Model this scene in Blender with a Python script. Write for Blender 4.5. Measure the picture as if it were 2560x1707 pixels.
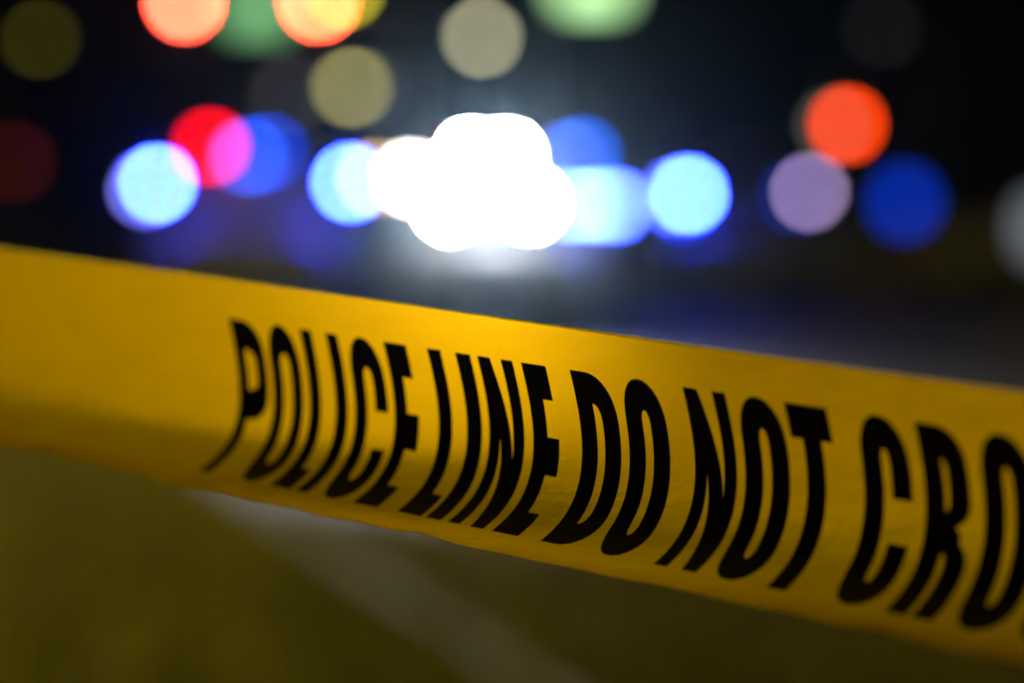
import bpy, bmesh, math, random
from mathutils import Vector, Matrix, noise
random.seed(7)
R = math.radians
scn = bpy.context.scene
for o in list(bpy.data.objects): bpy.data.objects.remove(o)

# ---------------------------------------------------------------- camera
CAM_H, HORIZON, FOCUS, FSTOP = 1.20, 520.0, 0.69, 3.65
K = 36.0/85.0/2560.0                       # tangent of one photo pixel
PITCH = math.atan((853.5-HORIZON)*K)
cd = bpy.data.cameras.new('camera'); cam = bpy.data.objects.new('camera', cd)
scn.collection.objects.link(cam); scn.camera = cam
cd.lens = 85; cd.sensor_width = 36; cd.clip_start = 0.02; cd.clip_end = 2000
cam.location = (0, 0, CAM_H); cam.rotation_euler = (R(90)-PITCH, 0, 0)
cd.dof.use_dof = True; cd.dof.focus_distance = FOCUS; cd.dof.aperture_fstop = FSTOP; cd.dof.aperture_blades = 0
APERTURE = 0.085/FSTOP
# ---------------------------------------------------------------- sky, moon, exposure
w = bpy.data.worlds.new('World'); scn.world = w; w.use_nodes = True
nt = w.node_tree; bg = nt.nodes['Background']
sky = nt.nodes.new('ShaderNodeTexSky'); sky.sky_type = 'NISHITA'; sky.sun_disc = False
sky.sun_elevation = R(-6); sky.sun_rotation = R(150)
nt.links.new(sky.outputs[0], bg.inputs[0]); bg.inputs[1].default_value = 0.05
sl = bpy.data.lights.new('moon', 'SUN'); sun = bpy.data.objects.new('moon', sl); scn.collection.objects.link(sun)
sl.energy = 0.012; sl.angle = R(0.5); sl.color = (1, 0.93, 0.8); sun.rotation_euler = (R(40), 0, R(150))
vs = scn.view_settings; vs.view_transform = 'Standard'; vs.look = 'None'; vs.exposure = 0; vs.gamma = 1
scn.cycles.use_denoising = True
scn.cycles.max_bounces = 4; scn.cycles.volume_bounces = 0; scn.cycles.sample_clamp_indirect = 4
scn.cycles.sample_clamp_direct = 0; scn.cycles.caustics_reflective = False; scn.cycles.caustics_refractive = False

# ---------------------------------------------------------------- helpers
COL = scn.collection
RIGHT = Vector((1, 0, 0)); FWD = Vector((0, math.cos(PITCH), -math.sin(PITCH))); UP = Vector((0, math.sin(PITCH), math.cos(PITCH)))
def cam_pt(c): return Vector((0, 0, CAM_H)) + RIGHT*c[0] + UP*c[1] + FWD*c[2]
def at(px, py, Y):
    d = RIGHT*((px-1280)*K) + UP*((853.5-py)*K) + FWD
    return Vector((0, 0, CAM_H)) + d*(Y/d.y)
def obj(name, bm, mat=None, parent=None, smooth=False):
    me = bpy.data.meshes.new(name)
    if isinstance(bm, bmesh.types.BMesh):
        bmesh.ops.recalc_face_normals(bm, faces=bm.faces) if not getattr(bm, '_keep', False) else None
        bm.to_mesh(me); bm.free()
    else: me.from_pydata(bm[0], [], bm[1])
    if smooth:
        for p in me.polygons: p.use_smooth = True
    if mat: me.materials.append(mat)
    o = bpy.data.objects.new(name, me); COL.objects.link(o)
    if parent: o.parent = parent
    return o
def empty(name, loc=(0, 0, 0), rz=0):
    o = bpy.data.objects.new(name, None); COL.objects.link(o); o.location = loc; o.rotation_euler = (0, 0, rz); o.empty_display_size = 0.2
    return o
def tag(o, label, cat, group=None):
    o['label'] = label; o['category'] = cat
    if group: o['group'] = group
    return o
def struct(o): o['kind'] = 'structure'; return o
def box(bm, c, s, bev=0.0, rot=None):
    r = bmesh.ops.create_cube(bm, size=1); vs_ = r['verts']
    for v in vs_: v.co = Vector((v.co.x*s[0], v.co.y*s[1], v.co.z*s[2]))
    if bev:
        es = list({e for v in vs_ for e in v.link_edges})
        rr = bmesh.ops.bevel(bm, geom=es, offset=bev, segments=2, affect='EDGES', profile=0.5)
        vs_ = list({v for f in rr['faces'] for v in f.verts} | {v for v in vs_ if v.is_valid})
    for v in vs_:
        co = v.co.copy()
        if rot: co = rot @ co
        v.co = co + Vector(c)
    return bm
def cyl(bm, a, b, r0, r1=None, n=16):
    a = Vector(a); b = Vector(b); r1 = r0 if r1 is None else r1
    d = b-a; q = d.to_track_quat('Z', 'Y').to_matrix()
    ra = [bm.verts.new(a + q @ Vector((r0*math.cos(t), r0*math.sin(t), 0))) for t in [2*math.pi*i/n for i in range(n)]]
    rb = [bm.verts.new(b + q @ Vector((r1*math.cos(t), r1*math.sin(t), 0))) for t in [2*math.pi*i/n for i in range(n)]]
    for i in range(n): bm.faces.new((ra[i], ra[(i+1) % n], rb[(i+1) % n], rb[i]))
    bm.faces.new(ra[::-1]); bm.faces.new(rb)
    return bm
def loft(bm, rings, cap=True):
    vr = [[bm.verts.new(p) for p in r] for r in rings]
    n = len(vr[0])
    for a, b in zip(vr, vr[1:]):
        for i in range(n): bm.faces.new((a[i], a[(i+1) % n], b[(i+1) % n], b[i]))
    if cap: bm.faces.new(vr[0][::-1]); bm.faces.new(vr[-1])
    return bm
def B(): return bmesh.new()
def bbox(c, s, bev=0.0, rot=None): return box(B(), c, s, bev, rot)
def bcyl(a, b, r0, r1=None, n=16): return cyl(B(), a, b, r0, r1, n)

# ---------------------------------------------------------------- materials
def mat(name, col, rough=0.5, metal=0.0, spec=0.5, noise_amt=0.0, nscale=8.0, bump=0.0, coat=0.0):
    m = bpy.data.materials.new(name); m.use_nodes = True; t = m.node_tree; p = t.nodes['Principled BSDF']
    p.inputs['Roughness'].default_value = rough; p.inputs['Metallic'].default_value = metal
    p.inputs['Specular IOR Level'].default_value = spec; p.inputs['Coat Weight'].default_value = coat
    p.inputs['Base Color'].default_value = (*col, 1)
    if noise_amt or bump:
        tc = t.nodes.new('ShaderNodeTexCoord'); nz = t.nodes.new('ShaderNodeTexNoise')
        nz.inputs['Scale'].default_value = nscale; nz.inputs['Detail'].default_value = 6
        t.links.new(tc.outputs['Object'], nz.inputs['Vector'])
        if noise_amt:
            rp = t.nodes.new('ShaderNodeValToRGB'); e = rp.color_ramp.elements
            e[0].position = 0.3; e[1].position = 0.7
            e[0].color = (*[c*(1-noise_amt) for c in col], 1); e[1].color = (*[min(1, c*(1+noise_amt)) for c in col], 1)
            t.links.new(nz.outputs['Fac'], rp.inputs[0]); t.links.new(rp.outputs[0], p.inputs['Base Color'])
            mr = t.nodes.new('ShaderNodeMapRange'); mr.inputs['To Min'].default_value = rough*0.8; mr.inputs['To Max'].default_value = min(1, rough*1.25)
            t.links.new(nz.outputs['Fac'], mr.inputs['Value']); t.links.new(mr.outputs[0], p.inputs['Roughness'])
        if bump:
            bn = t.nodes.new('ShaderNodeBump'); bn.inputs['Strength'].default_value = bump; bn.inputs['Distance'].default_value = 0.01
            t.links.new(nz.outputs['Fac'], bn.inputs['Height']); t.links.new(bn.outputs[0], p.inputs['Normal'])
    return m
def emis(name, rgb, strength=1.0):
    m = bpy.data.materials.new(name); m.use_nodes = True; t = m.node_tree
    t.nodes.remove(t.nodes['Principled BSDF']); e = t.nodes.new('ShaderNodeEmission')
    e.inputs[0].default_value = (*rgb, 1); e.inputs[1].default_value = strength
    t.links.new(e.outputs[0], t.nodes['Material Output'].inputs['Surface']); return m
_em = {}
def lamp_mat(V, area, d, name='lit_lens'):
    """emission that brings a lamp of this lit area, at distance d, to brightness V once the lens has spread it"""
    beta = APERTURE*(1/FOCUS-1/d); q = math.pi/4*(beta*d)**2/area
    mx = max(V); key = (tuple(round(v/mx, 3) for v in V), round(mx*q, 1))
    if key not in _em: _em[key] = emis(name, [v/mx for v in V], mx*q)
    return _em[key]
M_asphalt = mat('asphalt', (0.036, 0.035, 0.034), 0.75, spec=0.06, noise_amt=0.35, nscale=3.0, bump=0.25)
M_conc = mat('concrete', (0.042, 0.043, 0.018), 0.95, noise_amt=0.25, nscale=6, bump=0.2)
M_soil = mat('turf', (0.10, 0.094, 0.009), 0.95, noise_amt=0.4, nscale=2.2)
M_grass = mat('grass_blade', (0.12, 0.115, 0.011), 0.8, spec=0.2, noise_amt=0.35, nscale=1.5)
M_dim_turf = mat('dim_turf', (0.040, 0.034, 0.007), 0.95, noise_amt=0.5, nscale=1.6, bump=0.3)  # darker turf for the verge, weaker light there put into the colour
M_paint = mat('road_paint', (0.62, 0.60, 0.52), 0.6, noise_amt=0.25, nscale=14)
M_navy = mat('dark_paint', (0.012, 0.014, 0.02), 0.55, spec=0.2)
M_white = mat('white_paint', (0.55, 0.55, 0.55), 0.6, spec=0.25)
M_grey = mat('grey_paint', (0.10, 0.105, 0.11), 0.65, spec=0.2)
M_silver = mat('silver_paint', (0.30, 0.31, 0.32), 0.6, spec=0.25)
M_glass = mat('tinted_glass', (0.01, 0.012, 0.014), 0.3, spec=0.3)
M_black = mat('black_plastic', (0.012, 0.012, 0.012), 0.5)
M_rubber = mat('tyre_rubber', (0.015, 0.015, 0.015), 0.85)
M_steel = mat('galvanised_steel', (0.35, 0.36, 0.36), 0.45, metal=0.8, noise_amt=0.2)
M_alloy = mat('alloy', (0.4, 0.4, 0.42), 0.35, metal=0.9)
M_lens = mat('clear_lens', (0.35, 0.36, 0.38), 0.12)
M_redlens = mat('red_lens', (0.12, 0.004, 0.004), 0.2)
M_bluelens = mat('blue_lens', (0.004, 0.01, 0.15), 0.2)
M_amberlens = mat('dark_amber_lens', (0.10, 0.05, 0.004), 0.25)
M_greenlens = mat('dark_green_lens', (0.004, 0.06, 0.02), 0.25)
M_sig = mat('signal_housing', (0.02, 0.02, 0.018), 0.6)

# ---------------------------------------------------------------- ground, road, verge
def sheet(name, pts, z, m):
    o = obj(name, ([(x, y, z) for x, y in pts], [tuple(range(len(pts)))]), m); return struct(o)
sheet('ground', [(-400, -200), (400, -200), (400, 700), (-400, 700)], -0.12, M_soil)
def kx(y): return -0.93-(y-9.0)*0.293               # the line of the near kerb
sheet('road', [(kx(-30), -30), (60, -30), (60, 36), (-60, 36), (-60, 24), (kx(24)-0.6, 24), (kx(23.4), 23.4)], 0.0, M_asphalt)
sheet('side_street', [(-9.5, 36), (1.6, 36), (3.2, 200), (-9.0, 200)], 0.0, M_asphalt)
# raised turf left of the kerb
LA = [(kx(-30)-0.10, -30), (kx(22.8)-0.10, 22.8), (kx(22.8)-0.9, 23.6), (-60, 23.6), (-60, -30)]
struct(obj('lawn', ([(x, y, 0.10) for x, y in LA], [tuple(range(len(LA)))]), M_soil))
VG = [(kx(-6), -6), (9, -6), (9, 6.6), (kx(9.0)+.02, 9.0)]
struct(obj('verge', ([(x, y, 0.085) for x, y in VG]+[(x, y, -.05) for x, y in VG], [(0, 1, 2, 3), (2, 3, 7, 6)]), M_dim_turf))
RV = [(1.9, 36.2), (60, 36.2), (60, 190), (3.4, 190)]
struct(obj('far_lawn', ([(x, y, 0.10) for x, y in RV], [tuple(range(len(RV)))]), M_soil))
LV = [(-9.8, 36.2), (-60, 36.2), (-60, 190), (-9.3, 190)]
struct(obj('corner_lawn', ([(x, y, 0.10) for x, y in LV], [tuple(range(len(LV)))]), M_soil))
# kerb stones: each one a piece
kerb = struct(empty('kerb', (0, 0, 0)))
def kerb_run(a, b, n):
    a = Vector((*a, 0)); b = Vector((*b, 0)); L = (b-a).length/n; ang = math.atan2((b-a).y, (b-a).x)
    bm = bbox((0, 0, 0), (L-0.012, 0.11, 0.25), 0.02); first = None
    for i in range(n):
        c = a+(b-a)*((i+0.5)/n)
        if first is None: o = obj('kerb_stone', bm, M_conc, kerb); first = o
        else: o = first.copy(); COL.objects.link(o); o.parent = kerb
        o.location = (c.x, c.y, 0.0+random.uniform(-0.004, 0.004)); o.rotation_euler = (0, 0, ang+random.uniform(-0.004, 0.004))
kerb_run((kx(1)-0.055, 1), (kx(22.8)-0.055, 22.8), 24)
kerb_run((1.9, 36.12), (32, 36.12), 30)
# grass blades, denser than anyone could count
def grass(name, n, region, label, hmin=0.025, hmax=0.07):
    V, F = [], []
    for i in range(n):
        x, y = region()
        a = random.uniform(0, 6.28); h = random.uniform(hmin, hmax); wd = random.uniform(0.004, 0.009); ln = random.uniform(0, 0.05)
        dx, dy = math.cos(a)*wd, math.sin(a)*wd; lx, ly = math.cos(a*3.1)*ln, math.sin(a*3.1)*ln
        b = len(V); V += [(x-dx, y-dy, 0.098), (x+dx, y+dy, 0.098), (x+lx, y+ly, 0.10+h)]; F.append((b, b+1, b+2))
    o = obj(name, (V, F), M_grass); o['kind'] = 'stuff'; tag(o, label, 'grass'); return o
def reg_near():
    y = random.uniform(2.5, 15); return kx(y)-0.07-abs(random.gauss(0, 1.6)), y
grass('grass', 45000, reg_near, 'short yellow-green grass on the verge beside the pale kerb')
def reg_verge():
    while True:
        y = random.uniform(2.5, 8.9); x = kx(y)-.02+random.random()*(3.4-kx(y))
        if y < 9.0-2.4*(x-kx(9.0))/(9-kx(9.0))-.05: return x, y
grass('grass', 26000, reg_verge, 'short dark grass between the pale kerb and the road')
def reg_far():
    y = 36.4+60*random.random()**1.5; return 2.3+random.random()*(0.32*y), y
grass('grass', 25000, reg_far, 'dim olive grass across the junction under the orange signal', 0.08, 0.2)
# painted centre line and stop line
lm = struct(empty('road_marking'))
for y0 in (3, 11, 19):
    p = Vector((kx(y0)+3.4, y0, 0.004)); q = Vector((kx(y0+3)+3.4, y0+3, 0.004))
    obj('line_dash', ([(p.x-.06, p.y, .004), (p.x+.06, p.y, .004), (q.x+.06, q.y, .004), (q.x-.06, q.y, .004)], [(0, 1, 2, 3)]), M_paint, lm)
obj('stop_line', ([(-8.8, 36.6, .004), (-3.6, 36.6, .004), (-3.6, 37.05, .004), (-8.8, 37.05, .004)], [(0, 1, 2, 3)]), M_paint, lm)

# ---------------------------------------------------------------- barrier tape
T_ = Vector((1.136, -0.163, -1)).normalized(); U_ = (Vector((0, 1, 0))-T_*T_.y).normalized(); N_ = Vector((-0.66075, 0, -0.75061))
TP0 = Vector(((1425-1280)*K, (853.5-923)*K, 1))*FOCUS
ANG = [(-14, -29), (-6, -28), (4, -26), (12.7, -22), (21, -14), (28, -3), (34, 11), (40.5, 29.5), (46.7, 48), (53.7, 60), (58, 64), (61, 71), (64, 78), (68, 82), (72, 84)]
def lerp_tab(t, x):
    if x <= t[0][0]: return t[0][1]
    for (a, p), (b, q) in zip(t, t[1:]):
        if x <= b:
            s = (x-a)/(b-a); return p+(q-p)*s
    return t[-1][1]
V0, V1, DV = -13.2, 70.0, 0.5
_sec = {}
def section(amp_k, low_k):
    key = (amp_k, low_k)
    if key in _sec: return _sec[key]
    tab = {}
    def ang(v):
        a = lerp_tab(ANG, v)
        return R(a*amp_k if a < 0 else a*low_k)
    h = n = 0.0; v = 0.0; tab[0] = (0, 0); i = 0
    while v < V1+1:
        a = ang(v+DV/2); h -= math.cos(a)*DV; n += math.sin(a)*DV; v += DV; i += 1; tab[i] = (h, n)
    h = n = 0.0; v = 0.0; i = 0
    while v > V0-1:
        a = ang(v-DV/2); h += math.cos(a)*DV; n -= math.sin(a)*DV; v -= DV; i -= 1; tab[i] = (h, n)
    _sec[key] = tab; return tab
def sec_at(v, ak, lk):
    t = section(ak, lk); f = v/DV; i = math.floor(f); s = f-i; a = t[i]; b = t[i+1]
    return a[0]+(b[0]-a[0])*s, a[1]+(b[1]-a[1])*s
def tape_point(u, v, off=0.0):
    """u, v in millimetres along and across the tape -> world"""
    q = max(0.0, min(1.0, (u+143)/258.0)); ak = 0.80+0.33*q
    lk = 1.0 + 0.0*max(0.0, min(1.0, (-u-140)/140.0))
    a0, a1 = math.floor(ak*40)/40, math.floor(ak*40)/40+1/40; s = (ak-a0)*40; lk = round(lk, 2)
    p, q2 = sec_at(v, round(a0, 4), lk), sec_at(v, round(a1, 4), lk)
    h = p[0]+(q2[0]-p[0])*s; n = p[1]+(q2[1]-p[1])*s
    # soft creases, stronger in the loose lower lip
    n += 0.25*noise.noise(Vector((u*0.018, v*0.03, 1.3)))
    lip = max(0.0, (v-57)/9.0)
    n += lip*1.0*noise.noise(Vector((u*0.055, v*0.05, 4.0))); h += lip*0.9*noise.noise(Vector((u*0.045, 2.0, 9.0)))
    far = max(0.0, -u-320); near = max(0.0, u-260)
    sag = 0.00002*far*far if far < 900 else 16.2+0.036*(far-900)
    P = TP0 + (T_*u + U_*(h) + N_*(n+off))*0.001
    W = cam_pt(P); W.z -= 0.0*sag
    return W
M_tape = bpy.data.materials.new('yellow_film'); M_tape.use_nodes = True
def build_tape_mat(m):
    t = m.node_tree; p = t.nodes['Principled BSDF']; out = t.nodes['Material Output']
    p.inputs['Base Color'].default_value = (0.80, 0.50, 0.002, 1); p.inputs['Roughness'].default_value = 0.28; p.inputs['Specular IOR Level'].default_value = 0.45
    tl = t.nodes.new('ShaderNodeBsdfTranslucent'); tl.inputs[0].default_value = (0.95, 0.57, 0.0, 1)
    rf = t.nodes.new('ShaderNodeBsdfRefraction'); rf.inputs[0].default_value = (0.95, 0.47, 0.0, 1); rf.inputs['Roughness'].default_value = 1.0; rf.inputs['IOR'].default_value = 1.11
    tc = t.nodes.new('ShaderNodeTexCoord'); nz = t.nodes.new('ShaderNodeTexNoise'); nz.inputs['Scale'].default_value = 420; nz.inputs['Detail'].default_value = 4
    t.links.new(tc.outputs['Object'], nz.inputs['Vector'])
    bn = t.nodes.new('ShaderNodeBump'); bn.inputs['Strength'].default_value = 0.35; bn.inputs['Distance'].default_value = 0.0006
    t.links.new(nz.outputs['Fac'], bn.inputs['Height'])
    for s in (p, tl): t.links.new(bn.outputs[0], s.inputs['Normal'])
    n2 = t.nodes.new('ShaderNodeTexNoise'); n2.inputs['Scale'].default_value = 90; n2.inputs['Detail'].default_value = 5; n2.inputs['Roughness'].default_value = 0.65
    mp = t.nodes.new('ShaderNodeMapping'); mp.inputs['Scale'].default_value = (0.45, 0.45, 1.8); t.links.new(tc.outputs['Object'], mp.inputs['Vector']); t.links.new(mp.outputs[0], n2.inputs['Vector'])
    b2 = t.nodes.new('ShaderNodeBump'); b2.inputs['Strength'].default_value = 0.7; b2.inputs['Distance'].default_value = 0.002
    t.links.new(n2.outputs['Fac'], b2.inputs['Height']); t.links.new(b2.outputs[0], bn.inputs['Normal'])
    rp = t.nodes.new('ShaderNodeValToRGB'); rp.color_ramp.elements[0].position = 0.3; rp.color_ramp.elements[1].position = 0.7
    rp.color_ramp.elements[0].color = (0.87, 0.49, 0.0, 1); rp.color_ramp.elements[1].color = (0.99, 0.60, 0.0, 1)
    t.links.new(n2.outputs['Fac'], rp.inputs[0]); t.links.new(rp.outputs[0], tl.inputs[0])
    m1 = t.nodes.new('ShaderNodeMixShader'); m1.inputs[0].default_value = 0.5
    m2 = t.nodes.new('ShaderNodeMixShader'); m2.inputs[0].default_value = 0.019
    t.links.new(p.outputs[0], m1.inputs[1]); t.links.new(tl.outputs[0], m1.inputs[2])
    t.links.new(m1.outputs[0], m2.inputs[1]); t.links.new(rf.outputs[0], m2.inputs[2]); t.links.new(m2.outputs[0], out.inputs['Surface'])
build_tape_mat(M_tape)
M_ink = mat('black_ink', (0.015, 0.014, 0.016), 0.5, spec=0.15, noise_amt=0.6, nscale=260, bump=0.04)
tape = empty('barrier_tape', tape_point(0, 25)); tag(tape, 'yellow plastic POLICE LINE DO NOT CROSS barrier tape stretched across the view', 'barrier tape')
def to_tape(o): o.parent = tape; o.matrix_parent_inverse = Matrix.Translation(-Vector(tape.location))
us = []; u = -3300.0
while u <= 1500:
    us.append(u); u += 3.5 if -420 <= u <= 260 else 25
vsamp = [V0 + (V1-V0)*i/76 for i in range(77)]
verts, faces = [], []
rim = []                                                  # the cut edge curls back over the top (mm: towards camera, up)
_n = _h = 0.0
for q in range(12):
    aa = R(29-q*11.5); _n += math.sin(aa)*0.10; _h += math.cos(aa)*0.10; rim.insert(0, (_n, _h))
nrow = len(vsamp)+len(rim)
for u in us:
    top = tape_point(u, V0); wob = 0.25*noise.noise(Vector((u*0.2, 3, 7)))
    for bk, up_ in rim: verts.append(top + (cam_pt(N_*(bk+wob*.3)+U_*(up_+wob))-cam_pt(Vector((0, 0, 0))))*0.001)
    for v in vsamp: verts.append(tape_point(u, v))
for i in range(len(us)-1):
    for j in range(nrow-1):
        a = i*nrow+j; faces.append((a, a+1, a+nrow+1, a+nrow))
film = obj('film', (verts, faces), M_tape, smooth=True); to_tape(film)

# letters: flat print, outlined in a unit box (x right, y down), then laid on the film
def arc(cx, cy, rx, ry, a0, a1, n=12, e=2.0):
    r = []
    for i in range(n+1):
        t = R(a0+(a1-a0)*i/n); c, s = math.cos(t), math.sin(t)
        r.append((cx+rx*math.copysign(abs(c)**(2/e), c), cy+ry*math.copysign(abs(s)**(2/e), s)))
    return r
SY = 0.185
def glyph(ch, sx):
    i = sx; hw = 0.5
    if ch == 'I': return [[(0, 0), (1, 0), (1, 1), (0, 1)]]
    if ch == 'L': return [[(0, 0), (i, 0), (i, 1-SY), (1, 1-SY), (1, 1), (0, 1)]]
    if ch == 'E': return [[(0, 0), (.94, 0), (.94, .195), (i, .195), (i, .40), (1, .40), (1, .595), (i, .595), (i, 1-SY), (1, 1-SY), (1, 1), (0, 1)]]
    if ch == 'T': a = .5-i/2; return [[(0, 0), (1, 0), (1, SY), (.5+i/2, SY), (.5+i/2, 1), (a, 1), (a, SY), (0, SY)]]
    if ch == 'N': return [[(0, 0), (i*1.0, 0), (1-i*.86, .55), (1-i*.92, 0), (1, 0), (1, 1), (1-i*1.0, 1), (i*.86, .45), (i*.92, 1), (0, 1)]]
    if ch == 'O':
        o = arc(.5, .24, .5, .245, 180, 360, 14, 2.15)+arc(.5, .76, .5, .245, 0, 180, 14, 2.15)
        iw = .5-i; q = arc(.5, .24, iw, .075, 180, 360, 10)+arc(.5, .76, iw, .075, 0, 180, 10)
        return [o, q]
    if ch == 'D':
        o = [(0, 0), (.35, 0)]+arc(.35, .26, .65, .26, 270, 360, 10, 2.2)[1:]+arc(.35, .74, .65, .26, 0, 90, 10, 2.2)+[(0, 1)]
        q = [(i, SY-.01)]+arc(i, .30, 1-2*i, .125, 275, 360, 6, 2.4)+arc(i, .70, 1-2*i, .125, 0, 85, 6, 2.4)+[(i, 1-SY+.01)]
        return [o, q]
    if ch == 'C':
        iw = .5-i
        o = arc(.5, .24, .5, .245, 360, 180, 14, 2.15)+arc(.5, .76, .5, .245, 180, 0, 14, 2.15)+[(1, .62), (1-i, .62)]
        o += arc(.5, .77, iw, .065, 0, 180, 8)+arc(.5, .235, iw, .065, 180, 360, 8)+[(1-i, .415), (1, .415)]
        return [o]
    if ch == 'P':
        o = [(0, 0), (.40, 0)]+arc(.40, .20, .6, .20, 270, 360, 9, 2.2)[1:]+arc(.40, .40, .6, .185, 0, 90, 9, 2.4)+[(i, .585), (i, 1), (0, 1)]
        q = [(i, .175)]+arc(i, .24, 1-2*i, .065, 280, 360, 5)+arc(i, .36, 1-2*i, .055, 0, 80, 5)+[(i, .415)]
        return [o, q]
    if ch == 'R':
        o = [(0, 0), (.40, 0)]+arc(.40, .20, .57, .20, 270, 360, 9, 2.2)[1:]+arc(.40, .38, .57, .13, 0, 62, 6, 2.0)+[(.78, .53)]
        o += arc(.55, .68, .45, .13, 300, 360, 5)+[(1, 1), (1-i*1.05, 1), (1-i*1.05, .70)]+arc(i+.05, .70, 1-2.05*i-.05, .075, 0, -80, 5)+[(i, .625), (i, 1), (0, 1)]
        q = [(i, .175)]+arc(i, .24, 1-2.1*i, .065, 280, 360, 5)+arc(i, .37, 1-2.1*i, .06, 0, 80, 5)+[(i, .43)]
        return [o, q]
    if ch == 'S':
        iw = .5-i
        o = arc(.5, .24, .5, .24, 360, 180, 12, 2.15)+[(0, .34)]+[(.12, .45), (.5, .53), (1-i, .64)]+arc(.5, .76, iw, .06, 0, 180, 8)+[(i, .66), (0, .66)]
        o += arc(.5, .76, .5, .24, 180, 0, 12, 2.15)+[(1, .62), (.88, .50), (.5, .42), (i, .33)]+arc(.5, .24, iw, .06, 180, 360, 8)+[(1-i, .34), (1, .34)]
        return [o]
TEXT = [('P', -145.2, -131.2, 4.8), ('O', -128.8, -115.0, 4.8), ('L', -112.0, -102.8, 5.1), ('I', -100.3, -95.1, 1), ('C', -91.8, -77.6, 5.3), ('E', -74.8, -64.6, 5.4),
        ('L', -56.4, -46.5, 5.6), ('I', -44.8, -38.7, 1), ('N', -35.8, -21.9, 5.0), ('E', -18.5, -8.5, 5.6),
        ('D', 0.0, 14.5, 5.9), ('O', 17.5, 32.1, 5.9), ('N', 40.7, 55.1, 4.9), ('O', 57.9, 72.7, 6.0), ('T', 74.5, 87.9, 6.0),
        ('C', 96.2, 110.9, 6.1), ('R', 114.8, 128.6, 5.9), ('O', 132.2, 147.0, 6.1), ('S', 150.2, 164.2, 6.0), ('S', 167.5, 181.5, 6.0)]
LH = 57.6
def letter(ch, u0, u1, stem):
    w_ = u1-u0; bm = B(); edges = []
    for lp in glyph(ch, stem/w_):
        pts = []
        for x, y in lp:
            if not pts or (abs(pts[-1][0]-x)+abs(pts[-1][1]-y)) > 1e-4: pts.append((x, y))
        if abs(pts[0][0]-pts[-1][0])+abs(pts[0][1]-pts[-1][1]) < 1e-4: pts.pop()
        vv = [bm.verts.new((u0+x*w_, y*LH, 0)) for x, y in pts]
        edges += [bm.edges.new((vv[i], vv[(i+1) % len(vv)])) for i in range(len(vv))]
    bmesh.ops.triangle_fill(bm, edges=edges, use_beauty=True, use_dissolve=False)
    for i in range(1, 36):
        bmesh.ops.bisect_plane(bm, geom=bm.verts[:]+bm.edges[:]+bm.faces[:], plane_co=(0, LH*i/36, 0), plane_no=(0, 1, 0))
    for i in range(1, 5):
        bmesh.ops.bisect_plane(bm, geom=bm.verts[:]+bm.edges[:]+bm.faces[:], plane_co=(u0+w_*i/5, 0, 0), plane_no=(1, 0, 0))
    for v in bm.verts:
        # ink sits a hair in front of the film, measured along the local normal
        u_, v_ = v.co.x, v.co.y
        p = tape_point(u_, v_); dv = tape_point(u_, v_+.4)-p; du = tape_point(u_+.4, v_)-p
        nrm = du.cross(dv).normalized()
        if nrm.dot(Vector((0, 0, CAM_H))-p) < 0: nrm = -nrm
        v.co = p + nrm*0.00022
    o = obj('letter', bm, M_ink); to_tape(o); return o
for a in TEXT: letter(*a)

# ---------------------------------------------------------------- lamps in vehicles
def lens_disc(center, r, d, V, parent, facing=Vector((0, -1, 0)), name='lens', depth=0.012, sq=None):
    """a lit lens: shallow dome (or rounded block) facing the given way"""
    bm = B(); q = facing.to_track_quat('Z', 'Y').to_matrix(); n = 18
    if sq: prof = [(1, 0.0), (0.96, depth*0.8), (0.0, depth)]
    else: prof = [(1, 0.0), (0.85, depth*0.6), (0.0, depth)]
    rings = []
    for f, z in prof[:-1]:
        ring = []
        for i in range(n):
            t = 2*math.pi*i/n; c, s = math.cos(t), math.sin(t)
            if sq: x = math.copysign(abs(c)**0.35, c)*sq[0]*f; y = math.copysign(abs(s)**0.35, s)*sq[1]*f
            else: x, y = c*r*f, s*r*f
            ring.append(bm.verts.new(Vector(center)+q @ Vector((x, y, z))))
        rings.append(ring)
    top = bm.verts.new(Vector(center)+q @ Vector((0, 0, depth)))
    for i in range(n):
        bm.faces.new((rings[0][i], rings[0][(i+1) % n], rings[1][(i+1) % n], rings[1][i])); bm.faces.new((rings[1][i], rings[1][(i+1) % n], top))
    area = (4*sq[0]*sq[1]*0.94) if sq else math.pi*r*r
    m = lamp_mat(V, area, d) if isinstance(V, (tuple, list)) else V
    return obj(name, bm, m, parent)

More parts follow.
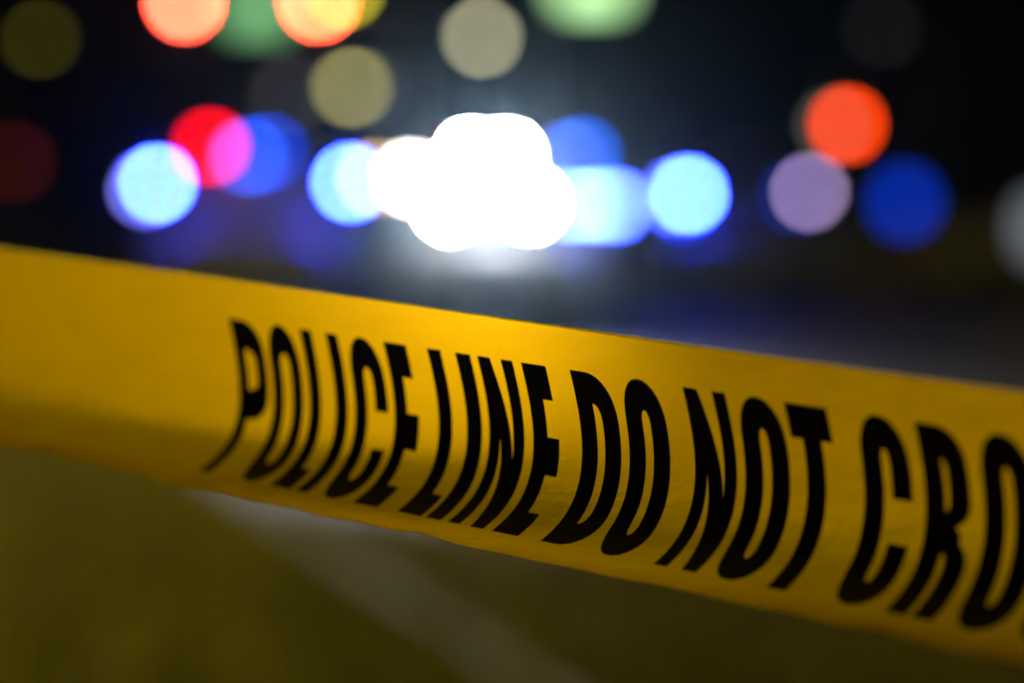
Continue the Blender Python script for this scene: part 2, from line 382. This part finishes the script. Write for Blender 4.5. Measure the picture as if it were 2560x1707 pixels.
def rr(w_, zb, zt, y, n=5, e=3.2, tumble=0.0, xc=0.0):
    """one rounded cross-section ring of a car body"""
    out = []; hz = (zt-zb)/2; cz = (zt+zb)/2; m_ = 20
    for i in range(m_):
        t = 2*math.pi*(i+0.5)/m_; c, s = math.cos(t), math.sin(t)
        x = math.copysign(abs(c)**(2/e), c)*w_; z = math.copysign(abs(s)**(2/e), s)*hz
        x *= 1-tumble*max(0, z/hz)
        out.append((xc+x, y, cz+z))
    return out
def wheel(parent, x, y, r, side):
    wo = obj('wheel', bcyl((x-side*0.02, y, r), (x+side*0.03, y, r), r*0.30, n=18), M_black, parent)
    bm = B(); prof = [(-.11, .62), (-.11, .93), (-.07, 1.0), (.07, 1.0), (.11, .93), (.11, .62)]; n = 26; rings = []
    for px_, pr in prof: rings.append([(x+px_, y+math.cos(2*math.pi*i/n)*pr*r, r+math.sin(2*math.pi*i/n)*pr*r) for i in range(n)])
    loft(bm, rings, False); obj('tyre', bm, M_rubber, wo)
    bm = B()
    for i in range(5):
        a = 2*math.pi*i/5; box(bm, (x+side*.085, y+math.cos(a)*r*.33, r+math.sin(a)*r*.33), (.03, r*.62, .07), 0, Matrix.Rotation(a, 3, 'X'))
    cyl(bm, (x+side*.06, y, r), (x+side*.09, y, r), r*.16); obj('rim', bm, M_alloy, wo)
def vehicle(name, loc, rz, S, roof, width, length, paint, door_paint=None, style='suv', bar=True):
    """S: list of lamps (kind, pixel x, pixel y, local y, size, V). Front faces local -y."""
    v = empty(name, loc, rz); hw = width/2; hl = length/2; belt = roof*0.60; sill = 0.30; hood = roof*0.62
    f = -hl
    # lower body from bumper to bumper
    st = [(f, hw*.80, sill+.10, hood*.80), (f+.10, hw*.93, sill, hood*.90), (f+.45, hw*.99, sill-.03, hood*.955), (f+1.25, hw, sill-.05, hood),
          (f+1.5, hw, sill-.05, belt+.03), (hl-1.0, hw, sill-.05, belt+.03), (hl-.25, hw*.98, sill, belt+.01), (hl-.02, hw*.90, sill+.08, belt-.06)]
    body = obj('body', loft(B(), [rr(w_, a, b, y) for y, w_, a, b in st]), paint, v, True)
    # cabin shell
    wb = f+1.25; cab0, cab1 = wb+.72, hl-(.35 if style == 'suv' else 1.05)
    rt = [(wb+.02, hw*.86, belt-.05, belt+.02), (cab0-.30, hw*.84, belt-.05, roof-.20), (cab0, hw*.80, belt-.05, roof-.035), (cab0+.6, hw*.79, belt-.05, roof),
          (cab1-.4, hw*.79, belt-.05, roof-.02), (cab1, hw*.79, belt-.05, roof-.10), (hl-.16 if style == 'suv' else hl-.55, hw*.83, belt-.05, belt+.03)]
    cabin = obj('cabin', loft(B(), [rr(w_, a, b, y, e=4, tumble=.10) for y, w_, a, b in rt]), paint, v, True)
    # windscreen and side windows stand a little proud of the shell
    zb, zt = belt+.04, roof-.13
    obj('windscreen', ([(-hw*.80, wb+.09, zb), (hw*.80, wb+.09, zb), (hw*.66, cab0-.16, zt), (-hw*.66, cab0-.16, zt)], [(0, 1, 2, 3)]), M_glass, v)
    for s in (-1, 1):
        for y0, y1 in ((cab0-.28, cab0+.62), (cab0+.70, cab0+1.55)):
            obj('side_window', ([(s*hw*.865, y0+(-.22 if y0 < cab0 else 0), belt+.05), (s*hw*.865, y1, belt+.05), (s*hw*.80, y1, roof-.16), (s*hw*.80, y0+(.10 if y0 < cab0 else 0), roof-.16)], [(0, 1, 2, 3)]), M_glass, v)
        for y0, y1 in ((wb+.35, cab0+.66), (cab0+.68, cab0+1.6)):
            d_ = obj('door', bbox((s*(hw-.004), (y0+y1)/2, (sill+belt)/2+.02), (.02, y1-y0-.02, belt-sill-.06), .006), door_paint or paint, v)
            obj('handle', bbox((s*(hw+.014), y1-.16, belt-.12), (.02, .16, .03), .006), M_black, d_)
        mi = obj('side_mirror', bbox((s*(hw+.09), wb+.45, belt+.10), (.20, .10, .15), .03), M_black, v)
        obj('mirror_glass', bbox((s*(hw+.09), wb+.503, belt+.10), (.16, .006, .11)), M_glass, mi)
        hlp = obj('headlight', bbox((s*hw*.70, f+.045, hood*.74), (.34, .12, .15), .03), M_lens, v)
        obj('bezel', bbox((s*hw*.70, f+.10, hood*.74), (.38, .10, .19), .03), M_black, hlp)
        obj('tail_light', bbox((s*hw*.80, hl-.04, belt-.12), (.16, .08, .26), .02), M_redlens, v)
        for y in (f+.90, hl-.95): wheel(v, s*(hw-.10), y, .35 if style == 'suv' else .32, s)
    obj('rear_window', ([(-hw*.68, cab1+.03, roof-.16), (hw*.68, cab1+.03, roof-.16), (hw*.74, (hl-.16 if style == 'suv' else hl-.55)-.02, belt+.08), (-hw*.74, (hl-.16 if style == 'suv' else hl-.55)-.02, belt+.08)], [(0, 1, 2, 3)]), M_glass, v)
    gr = obj('grille', bbox((0, f-.005, hood*.72), (hw*.9, .04, .20), .015), M_black, v)
    for i in range(4): obj('grille_bar', bbox((0, f-.03, hood*.72-.066+.044*i), (hw*.86, .012, .012)), M_alloy, gr)
    obj('bumper', bbox((0, f+.02, sill+.13), (hw*1.72, .16, .20), .05), M_black, v)
    obj('number_plate', bbox((0, f-.066, sill+.14), (.31, .012, .155), .004), M_white, v)
    return v
inv_cache = {}
def local(v, p):
    m = Matrix.Translation(v.location) @ Matrix.Rotation(v.rotation_euler.z, 4, 'Z'); return m.inverted() @ p
def add_bar(v, y, z, half, nmod=8):
    b = obj('light_bar', bbox((0, y, z-.055), (half*2, .28, .05), .02), M_black, v)
    for i in range(nmod):
        c = -half+(i+.5)*2*half/nmod; c2 = M_redlens if i < nmod/2-1 else (M_bluelens if i > nmod/2 else M_lens)
        obj('lens_section', bbox((c, y, z+.012), (2*half/nmod-.012, .24, .085), .02), c2, b)
    for s in (-1, 1): obj('bar_foot', bbox((s*half*.72, y, z-.10), (.06, .16, .06), .01), M_black, b)
    return b
def bar_lamp(bar, v, px, py, y, size, V, d):
    p = local(v, at(px, py, d)); lens_disc((p.x, y-.128, p.z), 0, d, V, bar, sq=size, name='lamp', depth=.012)
def spot(v, px, py, d, r, V, to, snoot=0):
    """a swivelling spotlight: round can on an arm fixed to the car"""
    p = local(v, at(px, py, d)); fc = Matrix.Rotation(-v.rotation_euler.z, 3, 'Z') @ Vector((0, -1, 0))
    c = obj('spotlight', bcyl(p-fc*.16, p-fc*.002, r*.55, r*1.10, 18), M_black, v)
    lens_disc(p, r, d, V, c, fc)
    if snoot:  # open tube added to cut the floodlight's sideways spill
        bm = B(); q = fc.to_track_quat('Z', 'Y').to_matrix(); n = 20
        prof = [(r*1.12, -.02), (r*1.16, snoot), (r*1.10, snoot), (r*1.06, 0.0)]
        loft(bm, [[p+q @ Vector((math.cos(2*math.pi*i/n)*f, math.sin(2*math.pi*i/n)*f, z)) for i in range(n)] for f, z in prof], False)
        obj('snoot', bm, M_black, c)
    obj('bracket', bcyl(p-fc*.12, (to[0], to[1], to[2]), .014, n=8), M_black, c)

CY = (0.34, 0.84, 30.0)                         # over-bright blue LED
# --- middle car: white floodlights on the roof and the front guard
dB = 21.0; yB = dB+1.9
cB = vehicle('patrol_car', (at(1240, 500, dB).x, yB+.55, 0), 0, None, 1.57, 1.96, 4.9, M_silver, M_navy)
tag(cB, 'patrol car in the middle with dazzling white floodlights, facing the tape', 'car')
b = add_bar(cB, -.55, 1.665, .78)
for px in (1180, 1266): bar_lamp(b, cB, px, 392, -.55, (.05, .036), (55, 55, 57), yB)
bar_lamp(b, cB, 1418, 402, -.55, (.07, .045), (0.04, 0.08, 0.5), yB)
bar_lamp(b, cB, 1455, 388, -.55, (.06, .04), (0.0, 0.08, 0.55), yB)
# front guard with two work lamps
fB = -2.45; gd = obj('push_bumper', bbox((0, fB-.10, .62), (.72, .05, .09), .02), M_black, cB)
for s in (-1, 1): obj('upright', bbox((s*.32, fB-.10, .66), (.06, .06, .74), .015), M_black, gd)
obj('cross_bar', bbox((0, fB-.10, 1.045), (.90, .05, .06), .015), M_black, gd)
dF = yB+.55-2.45-.15
for px, py in ((1128, 513), (1324, 509)): spot(cB, px, py, dF, .055, (620, 630, 645), (local(cB, at(px, py, dF)).x*.9, fB-.10, 1.05), .11)
spot(cB, 1027, 446, yB+.55-1.0, .055, (2.6, 2.2, 1.75), (-.86, -.75, 1.20))
spot(cB, 1540, 514, yB-.4, .05, (0.3, 0.5, 8.0), (.93, -.5, 1.05))
ps = local(cB, at(1482, 514, yB-.5)); strip = obj('light_strip', bbox(ps+Vector((0, .045, 0)), (.57, .07, .075), .015), M_black, cB)
lens_disc(ps, 0, yB-.5, (0.56, 1.12, 14.0), strip, sq=(.27, .026), name='lamp')
obj('bracket', bcyl(ps+Vector((-.1, .06, 0)), (.72, -.9, .98), .016, n=8), M_black, strip)
# --- left car, farther off
dA = 27.0
cA = vehicle('patrol_car', (at(634, 500, dA).x, dA+.9, 0), R(0), None, 1.74, 2.02, 5.0, M_white, M_navy)
tag(cA, 'patrol car at the left with one red and several blue lamps lit', 'car')
b = add_bar(cA, -.3, 1.84, .72)
dAb = dA+.6
bar_lamp(b, cA, 530, 368, -.3, (.085, .06), (1.0, 0.0, 0.006), dAb)
bar_lamp(b, cA, 626, 392, -.3, (.085, .055), (0.02, 0.09, 0.78), dAb)
bar_lamp(b, cA, 676, 384, -.3, (.07, .05), (0.0, 0.03, 0.5), dAb)
for px, py, V in ((393, 459, CY), (364, 474, (0.13, 0.13, 0.6)), (876, 457, CY), (936, 446, (0.42, 0.26, 0.10))):
    spot(cA, px, py, dA-.3, .06, V, (math.copysign(.98, px-634), -.6, 1.30))
# --- right car, behind
dC = 30.0
cC = vehicle('patrol_car', (at(1871, 500, dC).x, dC+1.0, 0), R(-4), None, 1.66, 1.96, 4.9, M_grey, M_white)
tag(cC, 'patrol car right of the white glare with a cyan and a lilac lamp', 'car')
add_bar(cC, -.3, 1.75, .70)
for px, py, V in ((1722, 486, CY), (1690, 492, (0.10, 0.16, 1.2)), (1706, 512, (0.0, 0.02, 0.45)), (2024, 480, (0.23, 0.155, 0.29)), (1990, 492, (0.0, 0.008, 0.10))):
    spot(cC, px, py, dC-.2, .07, V, (math.copysign(.95, px-1871), -.6, 1.2))
# --- white car broadside at the right edge
dD = 31.5
cD = vehicle('parked_car', (at(2260, 500, dD).x+2.6, dD+1.0, 0), R(-84), None, 1.50, 1.84, 4.8, M_white, None, 'sedan')
tag(cD, 'white car standing broadside at the right edge with a dim blue lamp', 'car')
spot(cD, 2262, 505, dD-.4, .19, (0.0, 0.018, 0.30), (0, -2.2, .86))
pw = local(cD, at(2730, 570, dD-.15)); fcD = Vector((1, 0, 0))
lens_disc(pw, 0, dD, (0.42, 0.48, 0.55), obj('added_glow_board', bbox(pw-fcD*.04, (.07, 1.86, .70), .02), M_black, cD), fcD, sq=(.88, .31), name='lit_panel')  # added glowing panel, stands in for light on the white body

# ---------------------------------------------------------------- signals, signs and street lamps
def signal_head(parent, c, d, lit, Vlit):
    h = obj('signal_head', bbox((c[0], c[1]+.10, c[2]-.35), (.36, .20, 1.06), .03), M_sig, parent)
    obj('backplate', bbox((c[0], c[1]+.215, c[2]-.35), (.62, .02, 1.32), .01), M_black, h)
    for i, m in enumerate((M_redlens, M_amberlens, M_greenlens)):
        z = c[2]-.35*i
        lens_disc((c[0], c[1]-.003, z), .15, d, Vlit if i == lit else m, h, name='signal_lens', depth=.03)
        bm = B(); n = 14; ra, rb = [], []
        for k_ in range(n+1):
            t = R(-30+240*k_/n); x, zz = math.cos(t)*.165, math.sin(t)*.165
            ra.append(bm.verts.new((c[0]+x, c[1]-.002, z+zz))); rb.append(bm.verts.new((c[0]+x*.98, c[1]-.20-(.06 if zz > 0 else 0), z+zz)))
        for k_ in range(n): bm.faces.new((ra[k_], ra[k_+1], rb[k_+1], rb[k_]))
        obj('visor', bm, M_sig, h)
dS = 45.0
mast = empty('traffic_signal', (-13.5, dS+.5, 0)); tag(mast, 'tall traffic signal mast holding two red lights and green signs across the top', 'traffic signal')
def ml(p): return (p[0]+13.5, p[1]-dS-.5, p[2])
obj('pole', bcyl((0, 0, 0), (0, 0, 6.6), .16, .11, 18), M_steel, mast)
obj('base', bbox((0, 0, .06), (.5, .5, .12), .02), M_steel, mast)
obj('arm', bcyl((0, 0, 6.0), (16.6, 0, 6.25), .11, .06, 14), M_steel, mast)
for px, V in ((462, (9.0, 0.52, 0.26)), (797, (9.0, 0.55, 0.22))):
    p = at(px, 3, dS+.2); signal_head(mast, ml((p.x, dS+.2, p.z)), dS+.2, 0, V)
    obj('hanger', bcyl(ml((p.x, dS+.42, p.z+.2)), ml((p.x, dS+.42, 6.05)), .025, n=8), M_steel, mast)
def sign(px0, px1, pyb, V, hgt):
    a = at(px0, pyb, dS+.2); b_ = at(px1, pyb, dS+.2); wd = b_.x-a.x; cx = (a.x+b_.x)/2; cz = a.z+hgt/2
    s = obj('street_sign', bbox(ml((cx, dS+.30, cz)), (wd+.08, .14, hgt+.08), .02), M_steel, mast)
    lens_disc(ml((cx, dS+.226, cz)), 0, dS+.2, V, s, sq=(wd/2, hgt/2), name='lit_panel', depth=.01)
    for t in (.2, .8): obj('hanger', bcyl(ml((a.x+wd*t, dS+.4, cz)), ml((a.x+wd*t, dS+.45, 6.05)), .02, n=8), M_steel, s)
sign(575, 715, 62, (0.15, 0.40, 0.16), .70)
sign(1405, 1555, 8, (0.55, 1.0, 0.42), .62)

def street_lamp(px, py, d, V, label, base=None, side=1, size=(.22, .11)):
    p = at(px, py, d); x = p.x; z = p.z
    L = empty('street_lamp', (x+side*1.6, d, 0)); tag(L, label, 'street lamp', 'street lamps along the far road')
    obj('pole', bcyl((0, 0, 0), (0, 0, z-.25), .10, .06, 12), M_steel, L)
    obj('base', bbox((0, 0, .10), (.34, .34, .2), .03), M_steel, L)
    bm = B(); prev = None
    for i in range(7):
        t = i/6; cpt = Vector((-side*1.4*t, 0, z-.25+.33*math.sin(t*math.pi/2)))
        if prev is not None: cyl(bm, prev, cpt, .045, n=8)
        prev = cpt
    obj('arm', bm, M_steel, L)
    h = obj('lamp_head', bbox((-side*1.6, 0, z+size[1]+.06), (size[0]*2+.10, .34, .12), .04), M_steel, L)
    # drop lens below the head
    bm = B(); n = 16; rings = []
    for f, dz in ((1, size[1]), (.98, size[1]*.2), (.80, -size[1]*.6), (.35, -size[1])):
        rings.append([(-side*1.6+math.cos(2*math.pi*i/n)*size[0]*f, math.sin(2*math.pi*i/n)*.15*f, z+dz) for i in range(n)])
    loft(bm, rings); area = 4*size[0]*size[1]*.85
    obj('lens', bm, lamp_mat(V, area, d), h, True)
    return L
street_lamp(100, 100, 75, (0.020, 0.017, 0.001), 'dim olive street lamp in the top left corner', side=-1)
street_lamp(880, 220, 105, (0.20, 0.18, 0.055), 'yellowish street lamp below the right red signal', size=(.36, .15))
street_lamp(925, 218, 112, (0.012, 0.014, 0.018), 'very faint lamp just right of the yellowish street lamp', size=(.36, .15))
street_lamp(1205, 96, 72, (0.25, 0.235, 0.14), 'pale street lamp standing above the white glare')
street_lamp(858, -24, 60, (0.38, 0.34, 0.01), 'yellow street lamp at the top edge beside the right red signal')
street_lamp(720, 240, 98, (0.016, 0.015, 0.016), 'faint grey street lamp left of the yellowish one', side=-1, size=(.36, .15))
street_lamp(2205, 75, 82, (0.004, 0.004, 0.004), 'almost dark street lamp high at the right', size=(.34, .14))

def ped_signal(px, py, d, lamps, label):
    p = at(px, py, d); s = empty('pedestrian_signal', (p.x, d+.2, 0)); tag(s, label, 'signal')
    obj('pole', bcyl((0, .12, 0), (0, .12, p.z+.6), .055, .05, 14), M_steel, s)
    h = obj('housing', bbox((0, -.02, p.z), (.62, .22, .56), .03), M_sig, s)
    obj('cap', bcyl((0, .12, p.z+.6), (0, .12, p.z+.66), .07, .02, 14), M_steel, s)
    for qx, qy, r, V in lamps:
        q = at(qx, qy, d); lens_disc((q.x-p.x, -.135, q.z), r, d, V, h, name='signal_lens', depth=.02)
    bm = box(B(), (0, -.22, p.z+.30), (.66, .22, .02), .004); obj('visor', bm, M_sig, h)
    return s
ped_signal(2108, 312, 40, [(2120, 312, .13, (0.92, 0.05, 0.0)), (2082, 314, .10, (0.035, 0.033, 0.026))], 'orange-red signal on a short pole at the right')
ped_signal(38, 405, 52, [(38, 405, .16, (0.022, 0.0015, 0.0006))], 'faint dark red signal by the left edge')

# unseen lamps added beside the frame to light tape, verge and far lawn
def added_lamp(x, y, z, I, col, label, side):
    L = empty('street_lamp', (x, y, 0)); tag(L, label, 'street lamp', 'street lamps along the far road')
    obj('pole', bcyl((0, 0, 0), (0, 0, z-.25), .10, .06, 14), M_steel, L); obj('base', bbox((0, 0, .15), (.34, .34, .3), .03), M_steel, L)
    bm = B(); prev = None
    for i in range(7):
        t = i/6; cpt = Vector((side*1.4*t, 0, z-.25+.33*math.sin(t*math.pi/2)))
        if prev is not None: cyl(bm, prev, cpt, .045, n=8)
        prev = cpt
    obj('arm', bm, M_steel, L); h = obj('lamp_head', bbox((side*1.6, 0, z+.10), (.70, .34, .12), .04), M_steel, L)
    bm = B(); n = 16; rings = [[(side*1.6+math.cos(2*math.pi*i/n)*.28*f, math.sin(2*math.pi*i/n)*.14*f, z+dz) for i in range(n)] for f, dz in ((1, .035), (.95, -.03), (.6, -.08), (.2, -.10))]
    loft(bm, rings); obj('lens', bm, emis('sodium_lens', col, I), h, True)
added_lamp(-4.5, 7.4, 5.6, 1300, (1.0, 0.75, 0.03), 'added sodium street lamp on the grass verge, just outside the left edge', 1)
added_lamp(19.0, 47.0, 6.5, 2200, (1.0, 0.78, 0.10), 'added sodium street lamp on the far lawn, just outside the right edge', -1)

# ---------------------------------------------------------------- thin haze added to imitate lens glare round the lamps
hz = obj('haze', bbox((0, 250, 3.7), (790, 890, 10.0)), None); hz['kind'] = 'stuff'; tag(hz, 'thin haze added for the lens glare round the bright lamps', 'haze')
mh = bpy.data.materials.new('haze'); mh.use_nodes = True; t = mh.node_tree; t.nodes.remove(t.nodes['Principled BSDF'])
pv = t.nodes.new('ShaderNodeVolumePrincipled'); pv.inputs['Density'].default_value = 0.00019; pv.inputs['Color'].default_value = (0.5, 0.78, 1, 1); pv.inputs['Anisotropy'].default_value = 0.97
t.links.new(pv.outputs[0], t.nodes['Material Output'].inputs['Volume']); hz.data.materials.append(mh)
